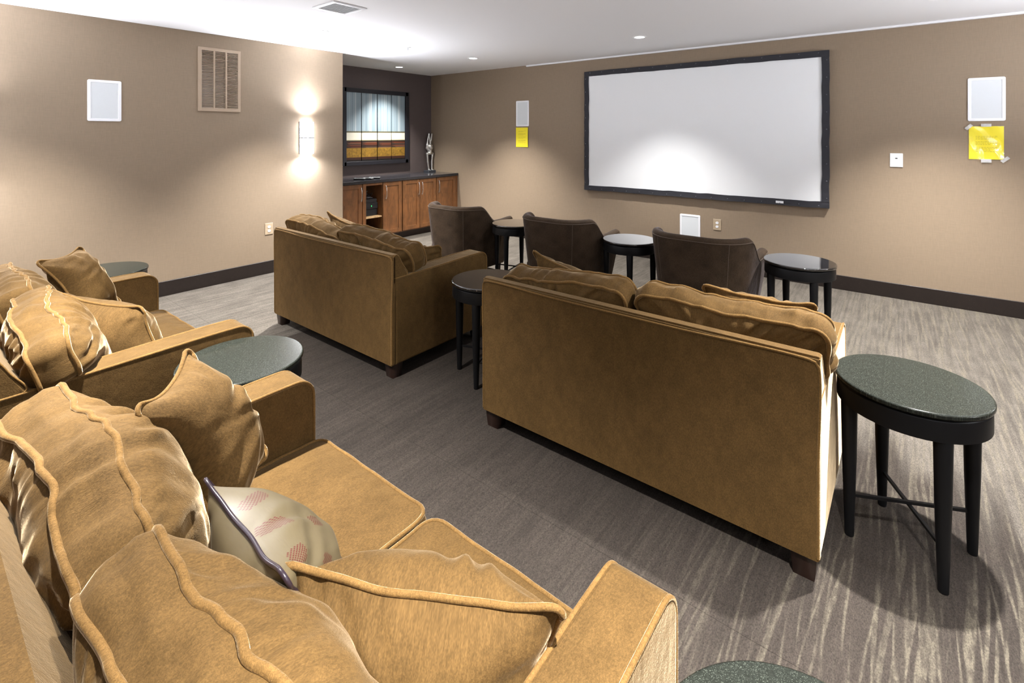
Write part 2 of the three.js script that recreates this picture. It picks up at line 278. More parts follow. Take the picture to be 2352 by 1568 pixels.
  for (const front of [true, false]) {
    const sg = front ? 1 : -1, start = pos.length / 3, seam = [];
    push(0, 0, sg * (d / 2 + face(0, 0, 0, 0, front)), 0, 0);
    for (let k = 1; k <= rings; k++) {
      const rho = 1 - Math.pow(1 - k / rings, 1.35);
      for (let i = 0; i < N; i++) {
        const [lx, ly, s] = loop[i], x = lx * rho, y = ly * rho, z = sg * (d / 2 + face(x, y, rho, s, front)) + seamWob(i, front ? 1 : 2) * Math.pow(rho, 6) * (d > 0 ? 1 : 1);
        const wx = 1 + seamWob(i, front ? 3 : (d > 0 ? 4 : 3)) * Math.pow(rho, 6) * 2.2;
        push(x * wx, y * wx, d > 0 ? z : (k === rings ? seamWob(i, 1) : z), x * 1, y * 1 + (front ? 0 : 0.31));
        if (k === rings) seam.push(tmp.clone());
      }
    }
    for (let i = 0; i < N; i++) { const a = start + 1 + i, b = start + 1 + (i + 1) % N; front ? idx.push(start, a, b) : idx.push(start, b, a); }
    for (let k = 0; k < rings - 1; k++) for (let i = 0; i < N; i++) {
      const a = start + 1 + k * N + i, b = start + 1 + k * N + (i + 1) % N, c = a + N, e = b + N;
      front ? idx.push(a, c, b, b, c, e) : idx.push(a, b, c, b, e, c);
    }
    seams.push(seam);
  }
  if (d > 0) {
    const M = 8, start = pos.length / 3;
    for (let m = 0; m <= M; m++) for (let i = 0; i < N; i++) {
      const q = m / M * 2 - 1, [lx, ly, s] = loop[i], p = loop[(i + N - 1) % N], n = loop[(i + 1) % N];
      let nx = n[1] - p[1], ny = -(n[0] - p[0]); const l = Math.hypot(nx, ny); nx /= l; ny /= l;
      const wA = 1 + 2.2 * (seamWob(i, 3) * (1 + q) / 2 + seamWob(i, 4) * (1 - q) / 2), pl = ridge(s, 5) * sstep(0.4, 0.7, vn(s * 3.7 + off, 21.7));
      const out = (bulge + band * (pleat * 0.8 * pl + lump * 0.4 * (vn(s * 11 + q * 1.2 + off, q * 1.5 + 5) - 0.5))) * (1 - q * q);
      push(lx * wA + nx * out, ly * wA + ny * out, q * d / 2 + seamWob(i, 1) * (1 + q) / 2 + seamWob(i, 2) * (1 - q) / 2, s, q * d / 2);
    }
    for (let m = 0; m < M; m++) for (let i = 0; i < N; i++) { const a = start + m * N + i, b = start + m * N + (i + 1) % N, c = a + N, e = b + N; idx.push(a, b, c, b, e, c); }
  }
  const g = new THREE.BufferGeometry(); g.setAttribute('position', new THREE.Float32BufferAttribute(pos, 3)); g.setAttribute('uv', new THREE.Float32BufferAttribute(uv, 2)); g.setIndex(idx); g.computeVertexNormals();
  const ptube = (pts) => { const c = new THREE.CatmullRomCurve3(pts.filter((_, i) => i % 2 === 0), true, 'centripetal'); return tubeUV(new THREE.TubeGeometry(c, N, pipe, 6, true), c, pipe); };
  return { body: g, pipes: pipe > 0 ? (d > 0 ? seams.map(ptube) : [ptube(seams[0])]) : [] };
}

// sofa frame profiles, rear plane at z = 0, the seat looks to -z
const ARM_T = 0.13, DEPTH = 0.905, BACK_H = 0.79, ARM_H = 0.645;
function armProfile(n = 8) {                            // points (forward, up)
  const p = [[0.03, 0.09], [0.03, ARM_H - 0.004]], r = 0.065, top = ARM_H + 0.012;
  p.push([0.35, ARM_H + 0.002]); p.push([DEPTH - r - 0.12, top]); p.push([DEPTH - r, top]);
  for (let i = 1; i <= n; i++) { const a = Math.PI / 2 * (1 - i / n); p.push([DEPTH - r + r * Math.cos(a), top - r + r * Math.sin(a)]); }
  p.push([DEPTH, 0.09]); return p;
}
function extrudeX(pts, x0, x1, bevel = 0.012) {
  const s = new THREE.Shape(pts.map((p) => new THREE.Vector2(p[0], p[1])));
  const g = new THREE.ExtrudeGeometry(s, { depth: Math.abs(x1 - x0) - 2 * bevel, bevelEnabled: true, bevelThickness: bevel, bevelSize: bevel, bevelOffset: -bevel, bevelSegments: 4, curveSegments: 8 });
  g.rotateY(Math.PI / 2); g.translate(Math.min(x0, x1) + bevel, 0, 0); return metreUV(g);
}
function soften(g, amp, seed) {                         // slight unevenness of stuffed upholstery
  const p = g.attributes.position, n = g.attributes.normal;
  for (let i = 0; i < p.count; i++) { const k = amp * (vn(p.getX(i) * 6 + seed * 7.1, p.getY(i) * 6 + p.getZ(i) * 5 + seed) - 0.5) * 2; p.setXYZ(i, p.getX(i) + n.getX(i) * k, p.getY(i) + n.getY(i) * k, p.getZ(i) + n.getZ(i) * k); }
  return g;
}
function sofa(label, x0, x1, zRear, seed, opts = {}) {
  const W = x1 - x0, t = thing('sofa', label, 'sofa', [(x0 + x1) / 2, 0, zRear], 'gold velvet sofas');
  const hw = W / 2, arm = armProfile();
  // back: rear panel, sloping wedge above the arms, inner panel
  const wedge = [[0.007, 0.60], [0.007, BACK_H], [0.048, BACK_H], [0.128, ARM_H + 0.004], [0.128, 0.60]];
  const inner = [[0.02, 0.3], [0.02, 0.66], [0.12, 0.66], [0.17, 0.3]];
  const back = part('backrest', merge([extrudeX(wedge, -hw, hw, 0.010), extrudeX([[0, 0.09], [0, BACK_H - 0.008], [0.034, BACK_H - 0.008], [0.034, 0.09]], -hw, hw, 0.010), extrudeX(inner, -hw + ARM_T - 0.01, hw - ARM_T + 0.01, 0.012)]), goldVelvet, t);
  const inset = 0.006;
  part('piping', tube([V(-hw + inset, 0.10, -0.002), V(-hw + inset, 0.4, -0.001), V(-hw + inset, BACK_H - 0.028, -0.001), V(-hw + inset + 0.01, BACK_H - 0.017, 0.001), V(-hw * 0.4, BACK_H - 0.019, 0.001), V(hw * 0.35, BACK_H - 0.018, 0.001), V(hw - inset - 0.01, BACK_H - 0.017, 0.001), V(hw - inset, BACK_H - 0.028, -0.001), V(hw - inset, 0.4, -0.001), V(hw - inset, 0.10, -0.002)], 0.005, false, 140), goldPiping, back);
  for (const s of [-1, 1]) part('piping', tube([V(s * (hw - 0.003), BACK_H - 0.012, -0.006), V(s * (hw - 0.003), BACK_H - 0.004, -0.040), V(s * (hw - 0.003), 0.715, -0.088), V(s * (hw - 0.003), ARM_H + 0.01, -0.126), V(s * (hw - 0.003), ARM_H - 0.002, -0.118), V(s * (hw - 0.003), ARM_H - 0.004, -0.01)], 0.0042, false, 60), goldPiping, back);
  for (const s of [-1, 1]) {
    const a = part('arm', soften(extrudeX(arm, s * hw, s * (hw - ARM_T), 0.012), 0.002, seed + s), goldVelvet, t);
    for (const e of [0, 1]) part('piping', tube(arm.slice(e ? 2 : 1).map(([f, y], i, l) => V(s * (hw - (e ? ARM_T - 0.003 : 0.003)), i === l.length - 1 ? y + 0.01 : y - 0.0025, -f + 0.0025)), 0.0058, false, 110), goldPiping, a);
  }
  part('seat_base', rbox(-hw + ARM_T - 0.01, hw - ARM_T + 0.01, 0.09, 0.29, -DEPTH + 0.02, -0.03, 0.012, 3), goldVelvet, t);
  for (const [sx, sz] of [[-1, 0], [1, 0], [-1, 1], [1, 1]]) {
    const g = new THREE.CylinderGeometry(0.058, 0.046, 0.092, 4, 1); g.rotateY(Math.PI / 4); g.translate(sx * (hw - 0.052), 0.046, sz ? -DEPTH + 0.06 : -0.055); part('foot', g, footWood, t);
  }
  const iw = (W - 2 * ARM_T) / 2;
  for (const s of [-1, 1]) {                            // seat cushions lie flat: local z becomes up
    const c = cushion({ w: iw - 0.018, h: 0.74, d: 0.125, puff: 0.026, puffBack: 0.004, r: 0.045, seed: seed * 3 + s, pleat: 0.003, lump: 0.005, fold: 0.004, folds: 16, wob: 0.003, bulge: 0.010, N: 160, rings: 22, pipe: 0.006 });
    const m = part('seat_cushion', c.body, goldVelvet, t); m.rotation.x = -Math.PI / 2; m.position.set(s * iw / 2, 0.362, -0.555);
    for (const p of c.pipes) part('piping', p, goldPiping, m);
  }
  const bc = opts.back ?? [{}, {}], over = 0.095;       // the back cushions swell over the arms above arm height
  [-1, 1].forEach((s, i) => {
    const b = { dx: 0, dy: 0, dz: 0, tilt: 0.30, roll: 0, yaw: 0, w: iw + over, h: 0.44, sag: 0.010, dropOut: 0.03, dropIn: 0, bow: 0.015, ...bc[i] };
    const armY = (ARM_H + 0.02 - (0.65 + b.dy)) / Math.cos(b.tilt);
    const c = cushion({ w: b.w, h: b.h, d: 0.115, puff: b.puff ?? 0.105, puffBack: b.puffBack ?? 0.055, r: 0.055, seed: seed * 5 + i * 2 + 40, pleat: 0.006, lump: 0.016, fold: 0.013, folds: 46, wob: 0.010, bulge: 0.012, band: 2.2, N: 220, rings: 40, pipe: 0.0082,
      map: (p) => {
        const q = -s * p.x / (b.w / 2), up = p.y / b.h + 0.5;            // q = +1 at the end over the arm
        const inArm = 1 - sstep(armY - 0.05, armY + 0.03, p.y);
        if (q > 0) p.x += s * over * inArm * q; 
        p.y -= up * (b.sag * (1 - q * q) + b.dropOut * sstep(-0.1, 1, q) + b.dropIn * sstep(-0.1, 1, -q));
        p.z += b.bow * (1 - q * q) * (up - 0.4) + 0.010 * Math.sin(p.x * 11 + seed * 2 + i) * up;
        const crush = 0.4 + 0.9 * vn(p.x * 5 + seed * 9, 3.7 + i);             // creases that run across the border and down both faces
        p.y += Math.pow(Math.max(0, up), 5) * 0.011 * crush * (vn(p.x * 30 + seed * 3 + p.z * 5, p.z * 4 + 8) - 0.5);
        p.z += 0.012 * crush * sstep(0.25, 0.75, up) * (vn(p.x * 27 + seed * 5 + p.y * 7, p.y * 5 + (p.z > 0 ? 2 : 12)) - 0.5);
        return p;
      } });
    const m = part('back_cushion', c.body, goldVelvet, t);
    m.rotation.order = 'YXZ'; m.rotation.set(-b.tilt, Math.PI + b.yaw, b.roll); m.position.set(s * (iw / 2 + over / 2) + b.dx, 0.65 + b.dy, -0.222 + b.dz);
    for (const p of c.pipes) part('piping', p, goldPiping, m);
  });
  return t;
}
sofa('gold velvet sofa seen from behind in the middle row, beside the right aisle', -1.767, -0.226, -1.975, 2, { back: [{ dropOut: 0.05, dy: -0.018, dropIn: -0.005 }, { dropOut: 0.0, dx: 0.045, dy: -0.006, tilt: 0.27, puffBack: 0.06 }] });
sofa('gold velvet sofa in the middle row nearer the left wall', -4.06, -2.53, -1.975, 3, { back: [{ dropIn: 0.075, dropOut: 0.005, dx: -0.055 }, { dx: 0.03, dropIn: -0.025, dropOut: 0.035, dy: -0.012, yaw: 0.06 }] });
sofa('gold velvet sofa nearest the camera, filling the lower left', -1.845, -0.358, -0.08, 4, { back: [{ dx: -0.005, dy: 0.0, dropIn: 0.075, dropOut: 0.0, puff: 0.125, puffBack: 0.085 }, { dx: 0.035, dy: -0.025, dropOut: 0.0, yaw: -0.02, puff: 0.13, puffBack: 0.085 }] });
sofa('gold velvet sofa in the back row, cut by the left picture edge', -3.90, -2.43, -0.18, 5, { back: [{ dropIn: 0.03 }, { dx: 0.05, dy: -0.02, dz: -0.02, dropOut: 0.06, yaw: -0.08, puff: 0.12, puffBack: 0.075 }] });

// throw pillows given by their four corners: top left, top right, bottom right, bottom left
function pillow(name, label, c, o = {}) {
  const [tl, tr, br, bl] = c.map((p) => V(...p)), mid = tl.clone().add(tr).add(br).add(bl).multiplyScalar(0.25);
  const ex = tr.clone().add(br).sub(tl).sub(bl), ey = tl.clone().add(tr).sub(bl).sub(br), n = ex.clone().cross(ey).normalize();
  const w = ex.length() / 2, h = ey.length() / 2, yMin = Math.min(...c.map((p) => p[1]));
  const base = V(mid.x, yMin, mid.z);
  const t = thing(name, label, 'pillow', [base.x, base.y, base.z], o.group ?? 'throw pillows on the sofas');
  const k = cushion({ w, h, d: 0, puff: o.puff ?? 0.10, r: 0.02, concave: o.concave ?? 0.022, ear: o.ear ?? 0.008, seed: o.seed, pleat: o.pleat ?? 0.004, lump: 0.014, fold: o.fold ?? 0.011, folds: o.folds ?? 30, wob: 0.006, N: 180, rings: 34, pipe: o.pipe ?? 0.0066,
    map: (p) => {
      const a = p.x / w + 0.5, b = p.y / h + 0.5, z = p.z, bend = (o.bend ?? 0) * (1 - Math.pow(2 * a - 1, 2));
      const q = bl.clone().multiplyScalar((1 - a) * (1 - b)).addScaledVector(br, a * (1 - b)).addScaledVector(tl, (1 - a) * b).addScaledVector(tr, a * b).addScaledVector(n, z + bend).sub(base);
      return p.copy(q);
    } });
  part('cover', k.body, o.mat ?? goldVelvet, t); part('piping', k.pipes[0], o.pipeMat ?? goldPiping, t);
  return t;
}
const P = (tl, tr, br, bl) => [tl, tr, br, bl];
pillow('throw_pillow', 'gold velvet pillow propped in the corner by the far arm of the nearest sofa', P([-1.50, 0.86, -0.39], [-1.67, 0.905, -0.556], [-1.50, 0.60, -0.70], [-1.31, 0.53, -0.52]), { seed: 21, puff: 0.125 });
const leafMap = canvasTexture(512, 512, (g, w, h) => {
  g.fillStyle = '#a89a78'; g.fillRect(0, 0, w, h);
  const R = mulberry(3);
  for (let i = 0; i < 5000; i++) { g.fillStyle = `rgba(${R() > 0.5 ? '190,176,140' : '130,116,88'},0.10)`; g.fillRect(R() * w, R() * h, 30 * R() + 4, 1); }
  const leaf = (x, y, a, col) => { g.save(); g.translate(x, y); g.rotate(a); for (let i = -6; i <= 6; i++) for (let j = -4; j <= 4; j++) { const u = i / 6.5, v = j / 4.5; if (Math.abs(v) > (1 - u * u) * 0.95) continue; g.fillStyle = col; g.beginPath(); g.ellipse(i * 5, j * 5.4, 1.9, 1.5, 0.6, 0, 7); g.fill(); } g.restore(); };
  for (let r = 0; r < 5; r++) for (let q = 0; q < 4; q++) leaf(70 + q * 125 + (r % 2) * 60, 60 + r * 100, (R() - 0.5) * 1.6, (r + q) % 4 === 3 ? '#c08a34' : '#8c2a28');
});
leafMap.wrapS = leafMap.wrapT = THREE.RepeatWrapping; leafMap.repeat.set(1 / 0.42, 1 / 0.42);
const silk = phys({ color: lin(0.25, 0.232, 0.205), map: leafMap, roughness: 0.5, sheen: 0.12, sheenColor: lin(0.7, 0.66, 0.55), sheenRoughness: 0.4 });
const darkCord = std({ color: lin(0.022, 0.014, 0.020), roughness: 0.3 });
pillow('throw_pillow', 'beige silk pillow with red embroidered leaves and dark corded edge', P([-1.160, 0.818, -0.416], [-0.803, 0.818, -0.407], [-0.84, 0.49, -0.60], [-1.24, 0.48, -0.61]), { seed: 12, puff: 0.092, mat: silk, pipeMat: darkCord, pipe: 0.0046, pleat: 0.003, fold: 0.006 });
pillow('throw_pillow', 'plump gold velvet pillow leaning against the right arm of the nearest sofa', P([-0.835, 0.80, -0.43], [-0.465, 0.74, -0.713], [-0.53, 0.41, -0.79], [-0.90, 0.42, -0.56]), { seed: 23, puff: 0.13, fold: 0.013, folds: 30 });
pillow('throw_pillow', 'gold velvet pillow at the far arm of the back row sofa by the left wall', P([-3.62, 0.87, -0.50], [-3.76, 0.89, -0.70], [-3.58, 0.58, -0.84], [-3.42, 0.56, -0.66]), { seed: 14, puff: 0.12 });
pillow('throw_pillow', 'gold velvet pillow leaning behind the long near arm of the back row sofa', P([-3.21, 0.80, -0.49], [-2.78, 0.745, -0.735], [-2.68, 0.45, -0.82], [-3.18, 0.43, -0.62]), { seed: 15, puff: 0.125 });
pillow('throw_pillow', 'gold velvet pillow with a pointed corner behind the left cushion of the middle row sofa', P([-1.69, 0.868, -2.34], [-1.27, 0.80, -2.31], [-1.25, 0.45, -2.50], [-1.67, 0.46, -2.52]), { seed: 16 });
pillow('throw_pillow', 'gold velvet pillow laid low behind the right cushion beside the right aisle', P([-0.705, 0.875, -2.28], [-0.285, 0.865, -2.32], [-0.31, 0.46, -2.52], [-0.73, 0.46, -2.52]), { seed: 17 });
pillow('throw_pillow', 'gold velvet pillow peaking above the cushions in front of the cabinets', P([-3.90, 0.885, -2.36], [-3.42, 0.82, -2.33], [-3.40, 0.46, -2.53], [-3.86, 0.46, -2.54]), { seed: 18 });
pillow('throw_pillow', 'gold velvet pillow tucked against the right arm of the sofa facing the cabinets', P([-2.96, 0.745, -2.36], [-2.72, 0.72, -2.56], [-2.70, 0.45, -2.66], [-2.98, 0.46, -2.50]), { seed: 19 });

// ------------------------------------------------------------------ round side tables
function table(label, x, z, top, rot = 0.0) {
  const t = thing('side_table', label, 'table', [x, 0, z], 'round black side tables'), h = 0.617;
  const disc = new THREE.LatheGeometry([[0, h], [0.231, h], [0.2355, h - 0.0015], [0.238, h - 0.006], [0.238, h - 0.014], [0.235, h - 0.02], [0, h - 0.02]].map((p) => new THREE.Vector2(...p)), 72);
  const p = disc.attributes.position, uv = disc.attributes.uv; for (let i = 0; i < p.count; i++) uv.setXY(i, p.getX(i), p.getZ(i));
  part('table_top', disc, top, t);
  part('apron', new THREE.LatheGeometry([[0.20, h - 0.02], [0.222, h - 0.02], [0.222, h - 0.03], [0.231, h - 0.031], [0.231, h - 0.098], [0.228, h - 0.10], [0.20, h - 0.10], [0.20, h - 0.02]].map((q) => new THREE.Vector2(...q)), 72), blackWood, t);
  const at = [];
  for (let k = 0; k < 4; k++) {
    const a = rot + 1.12 + k * Math.PI / 2, lx = Math.cos(a) * 0.203, lz = Math.sin(a) * 0.203; at.push([lx, lz]);
    const g = new THREE.LatheGeometry([[0, 0], [0.0145, 0], [0.0155, 0.004], [0.024, 0.30], [0.0275, h - 0.1], [0, h - 0.1]].map((q) => new THREE.Vector2(...q)), 24); g.translate(lx, 0, lz); part('leg', g, blackWood, t);
  }
  for (const k of [0, 1]) { const [ax, az] = at[k], [bx, bz] = at[k + 2], L = Math.hypot(ax - bx, az - bz); const g = new THREE.BoxGeometry(L, 0.011, 0.011); g.rotateY(-Math.atan2(bz - az, bx - ax)); g.translate(0, 0.146 + k * 0.011, 0); part('stretcher', g, blackWood, t); }
}
table('round black side table with granite top standing in the right aisle', 0.014, -2.41, granite);
table('round granite topped side table between the two back row sofas', -2.175, -0.923, granite, 0.3);
table('round side table between the two middle row sofas', -2.123, -2.428, blackGlass, 0.1);
table('glossy round side table between the first and second brown chair', -3.258, -4.146, blackGlass, 0.2);
table('glossy round side table between the second and third brown chair', -1.939, -4.146, blackGlass, 0);
table('glossy round side table at the right end of the brown chairs', -0.615, -4.215, blackGlass, -0.15);
table('round granite topped side table cut by the bottom picture edge', -0.079, -0.762, granite, 0.2);
table('round granite topped side table against the left wall', -4.331, -0.941, granite, 0.2);

// ------------------------------------------------------------------ barrel chairs
function chairShell() {
  const S = 72, bw = 0.388, path = [];
  const K = [];                                          // outer plan at the top rim
  const straight = 0.36, rx = 0.265, rz = 0.30;
  for (let i = 0; i < 14; i++) K.push([-bw, -0.74 + i / 14 * straight * 1.2]);
  for (let i = 0; i <= 16; i++) { const a = Math.PI - i / 16 * Math.PI / 2; K.push([-(bw - rx) + rx * Math.cos(a), -rz + rz * Math.sin(a)]); }
  const half = K.slice(); for (let i = half.length - 1; i >= 0; i--) K.push([-half[i][0], half[i][1]]);
  const cv = new THREE.CatmullRomCurve3(K.map((k) => V(k[0], 0, k[1])), false, 'centripetal'), pts = cv.getSpacedPoints(S);
  const sections = [];
  for (let i = 0; i <= S; i++) {
    const p = pts[i], tg = cv.getTangentAt(i / S), nx = tg.z, nz = -tg.x;   // inward normal for a path running left front -> rear -> right front
    const inx = nx, inz = nz;
    const zz = p.z, rise = sstep(-0.47, -0.22, zz), top = 0.578 + 0.178 * rise + 0.012 * sstep(-0.55, -0.74, zz);
    const sec = [], th = 0.082;
    const foot = V(p.x * 0.80, 0.10, -0.37 + (p.z + 0.37) * 0.80);
    for (let k = 0; k <= 9; k++) { const q = k / 9, e = Math.pow(q, 0.8); sec.push(V(foot.x + (p.x - foot.x) * e, 0.10 + (top - 0.10) * q, foot.z + (p.z - foot.z) * e)); }
    for (let k = 1; k <= 6; k++) { const a = k / 6 * Math.PI; sec.push(V(p.x + inx * th / 2 * (1 - Math.cos(a)), top + Math.sin(a) * 0.034, p.z + inz * th / 2 * (1 - Math.cos(a)))); }
    for (let k = 1; k <= 5; k++) { const q = k / 5; sec.push(V(p.x * (1 - 0.1 * q) + inx * (th + 0.035 * q), top + (0.30 - top) * q, p.z + inz * (th + 0.05 * q) - 0.05 * q * rise)); }
    sections.push(sec);
  }
  const pos = [], uv = [], idx = [], M = sections[0].length;
  sections.forEach((s, i) => { let l = 0; s.forEach((v, k) => { if (k) l += v.distanceTo(s[k - 1]); pos.push(v.x, v.y, v.z); uv.push(i / S * 1.9, l); }); });
  for (let i = 0; i < S; i++) for (let k = 0; k < M - 1; k++) { const a = i * M + k, b = a + 1, c = a + M, d = c + 1; idx.push(a, c, b, b, c, d); }
  for (const [i, f] of [[0, 1], [S, 0]]) { const s0 = pos.length / 3, s = sections[i], c = s.reduce((m, v) => m.add(v), V(0, 0, 0)).multiplyScalar(1 / M); pos.push(c.x, c.y, c.z); uv.push(0, 0); s.forEach((v) => { pos.push(v.x, v.y, v.z); uv.push(v.x, v.y); }); for (let k = 0; k < M; k++) { const a = s0 + 1 + k, b = s0 + 1 + (k + 1) % M; f ? idx.push(s0, a, b) : idx.push(s0, b, a); } }
  const g = new THREE.BufferGeometry(); g.setAttribute('position', new THREE.Float32BufferAttribute(pos, 3)); g.setAttribute('uv', new THREE.Float32BufferAttribute(uv, 2)); g.setIndex(idx); g.computeVertexNormals();
  return { g, rim: sections.map((s) => s[9]), seamL: sections[26], seamR: sections[46] };
}
const shell = chairShell();
const chairThread = phys({ color: lin(0.075, 0.050, 0.032), roughness: 0.8, sheen: 1, sheenColor: lin(0.4, 0.34, 0.3), sheenRoughness: 0.5 });
function chair(label, x, z) {
  const t = thing('barrel_chair', label, 'chair', [x, 0, z], 'brown barrel chairs facing the screen');
  const b = part('backrest', shell.g, brownVelvet, t);
  part('piping', tube(shell.rim, 0.0035, false, 140), chairThread, b);
  for (const s of [shell.seamL, shell.seamR]) part('seam', tube(s.slice(0, 10), 0.0022, false, 24), chairThread, b);
  const c = cushion({ w: 0.52, h: 0.58, d: 0.11, puff: 0.03, puffBack: 0.003, r: 0.06, seed: 31, pleat: 0.002, lump: 0.004, folds: 2, N: 120, rings: 16, pipe: 0.005 });
  const m = part('seat_cushion', c.body, brownVelvet, t); m.rotation.x = -Math.PI / 2; m.position.set(0, 0.40, -0.43); for (const p of c.pipes) part('piping', p, brownVelvet, m);
  part('seat_base', rbox(-0.285, 0.285, 0.10, 0.345, -0.70, -0.10, 0.03, 3), brownVelvet, t);
  for (const [sx, sz] of [[-0.25, -0.66], [0.25, -0.66], [-0.22, -0.14], [0.22, -0.14]]) { const g = new THREE.CylinderGeometry(0.024, 0.016, 0.11, 16); g.translate(sx, 0.055, sz); part('leg', g, footWood, t); }
}
chair('brown velvet barrel chair closest to the cabinets', -3.897, -3.70);
chair('brown velvet barrel chair in the middle of the three', -2.575, -3.72);
chair('brown velvet barrel chair at the right, below the projection screen', -1.263, -3.73);

// ------------------------------------------------------------------ alcove: cabinets, counter, devices, art, figure
const CF = -5.905;                                       // carcass front; doors stand 20 mm proud
function door(parent, z0, z1, handleZ) {                 // z0 > z1 : z runs from the left wall to the screen wall
  const y0 = 0.118, y1 = 0.868, st = 0.058, X0 = CF, X1 = CF + 0.02;
  const d = new THREE.Group(); d.name = 'door'; parent.add(d);
  part('panel', box(X0, X0 + 0.009, y0 + 0.03, y1 - 0.03, z0 - 0.03, z1 + 0.03), cabinetWood, d);
  for (const [a, b] of [[z0, z0 - st], [z1 + st, z1]]) part('stile', rbox(X0, X1, y0, y1, b, a, 0.002), cabinetWood, d);
  for (const [a, b] of [[y0, y0 + st], [y1 - st, y1]]) part('rail', rbox(X0, X1 - 0.0005, a, b, z1 + st, z0 - st, 0.002), cabinetWood, d);
  const ya = 0.625, yb = 0.825;
  part('handle', tube([V(X1, yb - 0.012, handleZ), V(X1 + 0.018, yb - 0.006, handleZ), V(X1 + 0.03, yb - 0.04, handleZ), V(X1 + 0.035, (ya + yb) / 2, handleZ), V(X1 + 0.03, ya + 0.04, handleZ), V(X1 + 0.018, ya + 0.006, handleZ), V(X1, ya + 0.012, handleZ)], 0.0055, false, 40, 10), chrome, d, 'arched chrome pull');
}
function carcass(t, z0, z1, open) {
  const L = -(t.position.x), lx = (x) => x;              // parts keep room axes; the group stands at the unit's base
  const y0 = 0.10, y1 = 0.871, p = 0.018, m = cabinetWood, X0 = XD + 0.004;
  part('side_panel', box(X0, CF - 0.001, y0, y1, z0 - p, z0 - 0.001), m, t); part('side_panel', box(X0, CF - 0.001, y0, y1, z1 + 0.001, z1 + p), m, t);
  part('bottom_panel', box(X0, CF - 0.001, y0, y0 + p, z1 + p, z0 - p), m, t); part('top_panel', box(X0, CF - 0.001, y1 - p, y1, z1 + p, z0 - p), m, t);
  part('back_panel', box(X0, X0 + 0.006, y0 + p, y1 - p, z1 + p, z0 - p), cabinetInside, t);
  part('toe_kick', box(X0 + 0.3, CF - 0.06, 0, y0, z1 + 0.001, z0 - 0.001), footWood, t);
}
function unit(label, z0, z1) { const t = thing('base_cabinet', label, 'cabinet', [0, 0, 0], 'base cabinets under the alcove counter'); carcass(t, z0, z1); return t; }
const u1 = unit('brown wood base cabinet partly hidden by the left wall end', -3.60, -4.088); door(u1, -3.61, -4.083, -4.058);
const u2 = unit('brown wood base cabinet with an open bay of black electronics', -4.090, -4.785);
part('stile', rbox(CF - 0.001, CF + 0.019, 0.118, 0.868, -4.150, -4.097, 0.002), cabinetWood, u2);
part('rail', rbox(CF - 0.001, CF + 0.018, 0.838, 0.868, -4.428, -4.150, 0.002), cabinetWood, u2);
part('rail', rbox(CF - 0.001, CF + 0.018, 0.104, 0.135, -4.428, -4.150, 0.002), cabinetWood, u2);
part('divider', box(XD + 0.01, CF - 0.001, 0.118, 0.853, -4.446, -4.430), cabinetWood, u2);
part('shelf', rbox(XD + 0.01, CF - 0.004, 0.372, 0.392, -4.429, -4.109, 0.002), cabinetInside, u2, 'pale wooden shelf');
door(u2, -4.437, -4.775, -4.475);
const u3 = unit('brown wood base cabinet with paired doors', -4.787, -5.470); door(u3, -4.795, -5.123, -5.093); door(u3, -5.131, -5.463, -5.160);
const u4 = unit('brown wood base cabinet at the screen wall', -5.472, -5.952); door(u4, -5.479, -5.905, -5.512);
part('filler_strip', rbox(CF - 0.001, CF + 0.018, 0.104, 0.871, -5.951, -5.908, 0.002), cabinetWood, u4);
{ const t = thing('countertop', 'speckled black stone countertop along the dark alcove wall', 'countertop', [0, 0, 0]); part('slab', rbox(XD + 0.001, -5.868, 0.872, 0.914, ZS + 0.002, ZA - 0.002, 0.004), counterStone, t); }
function device(name, label, z0, z1, y0, y1, x1, led) {
  const t = thing(name, label, 'electronics', [0, 0, 0]);
  part('case', rbox(XD + 0.12, x1, y0, y1, z1, z0, 0.004), electronics, t);
  part('front_panel', rbox(x1 - 0.002, x1 + 0.004, y0 + 0.008, y1 - 0.006, z1 + 0.006, z0 - 0.006, 0.002), std({ color: lin(0.018, 0.018, 0.02), roughness: 0.18 }), t);
  const k = cyl(0.008, 0.008, 0.012, 0, 0, 0, 20); k.rotateZ(-Math.PI / 2); k.translate(x1 + 0.004, (y0 + y1) / 2, z0 - 0.045); part('knob', k, steelDark, t);
  if (led) part('display', box(x1 + 0.003, x1 + 0.006, (y0 + y1) / 2 - 0.008, (y0 + y1) / 2 + 0.010, led[1], led[0]), glow(led[2], led[3]), t, 'lit green display');
}
device('audio_receiver', 'black receiver at the bottom of the stack on the pale shelf', -4.128, -4.412, 0.393, 0.488, -5.99, null);
device('audio_receiver', 'black receiver with a tiny green light in the middle of the stack', -4.120, -4.415, 0.489, 0.578, -5.98, [-4.30, -4.304, 0x30ff70, 1.5]);
device('media_player', 'flat black player at the top of the stack under the cables', -4.130, -4.40, 0.579, 0.632, -5.985, null);
device('network_box', 'low black box with a lit green display at the cabinet bottom', -4.16, -4.42, 0.119, 0.20, -5.965, [-4.375, -4.410, 0x9dff10, 2.2]);
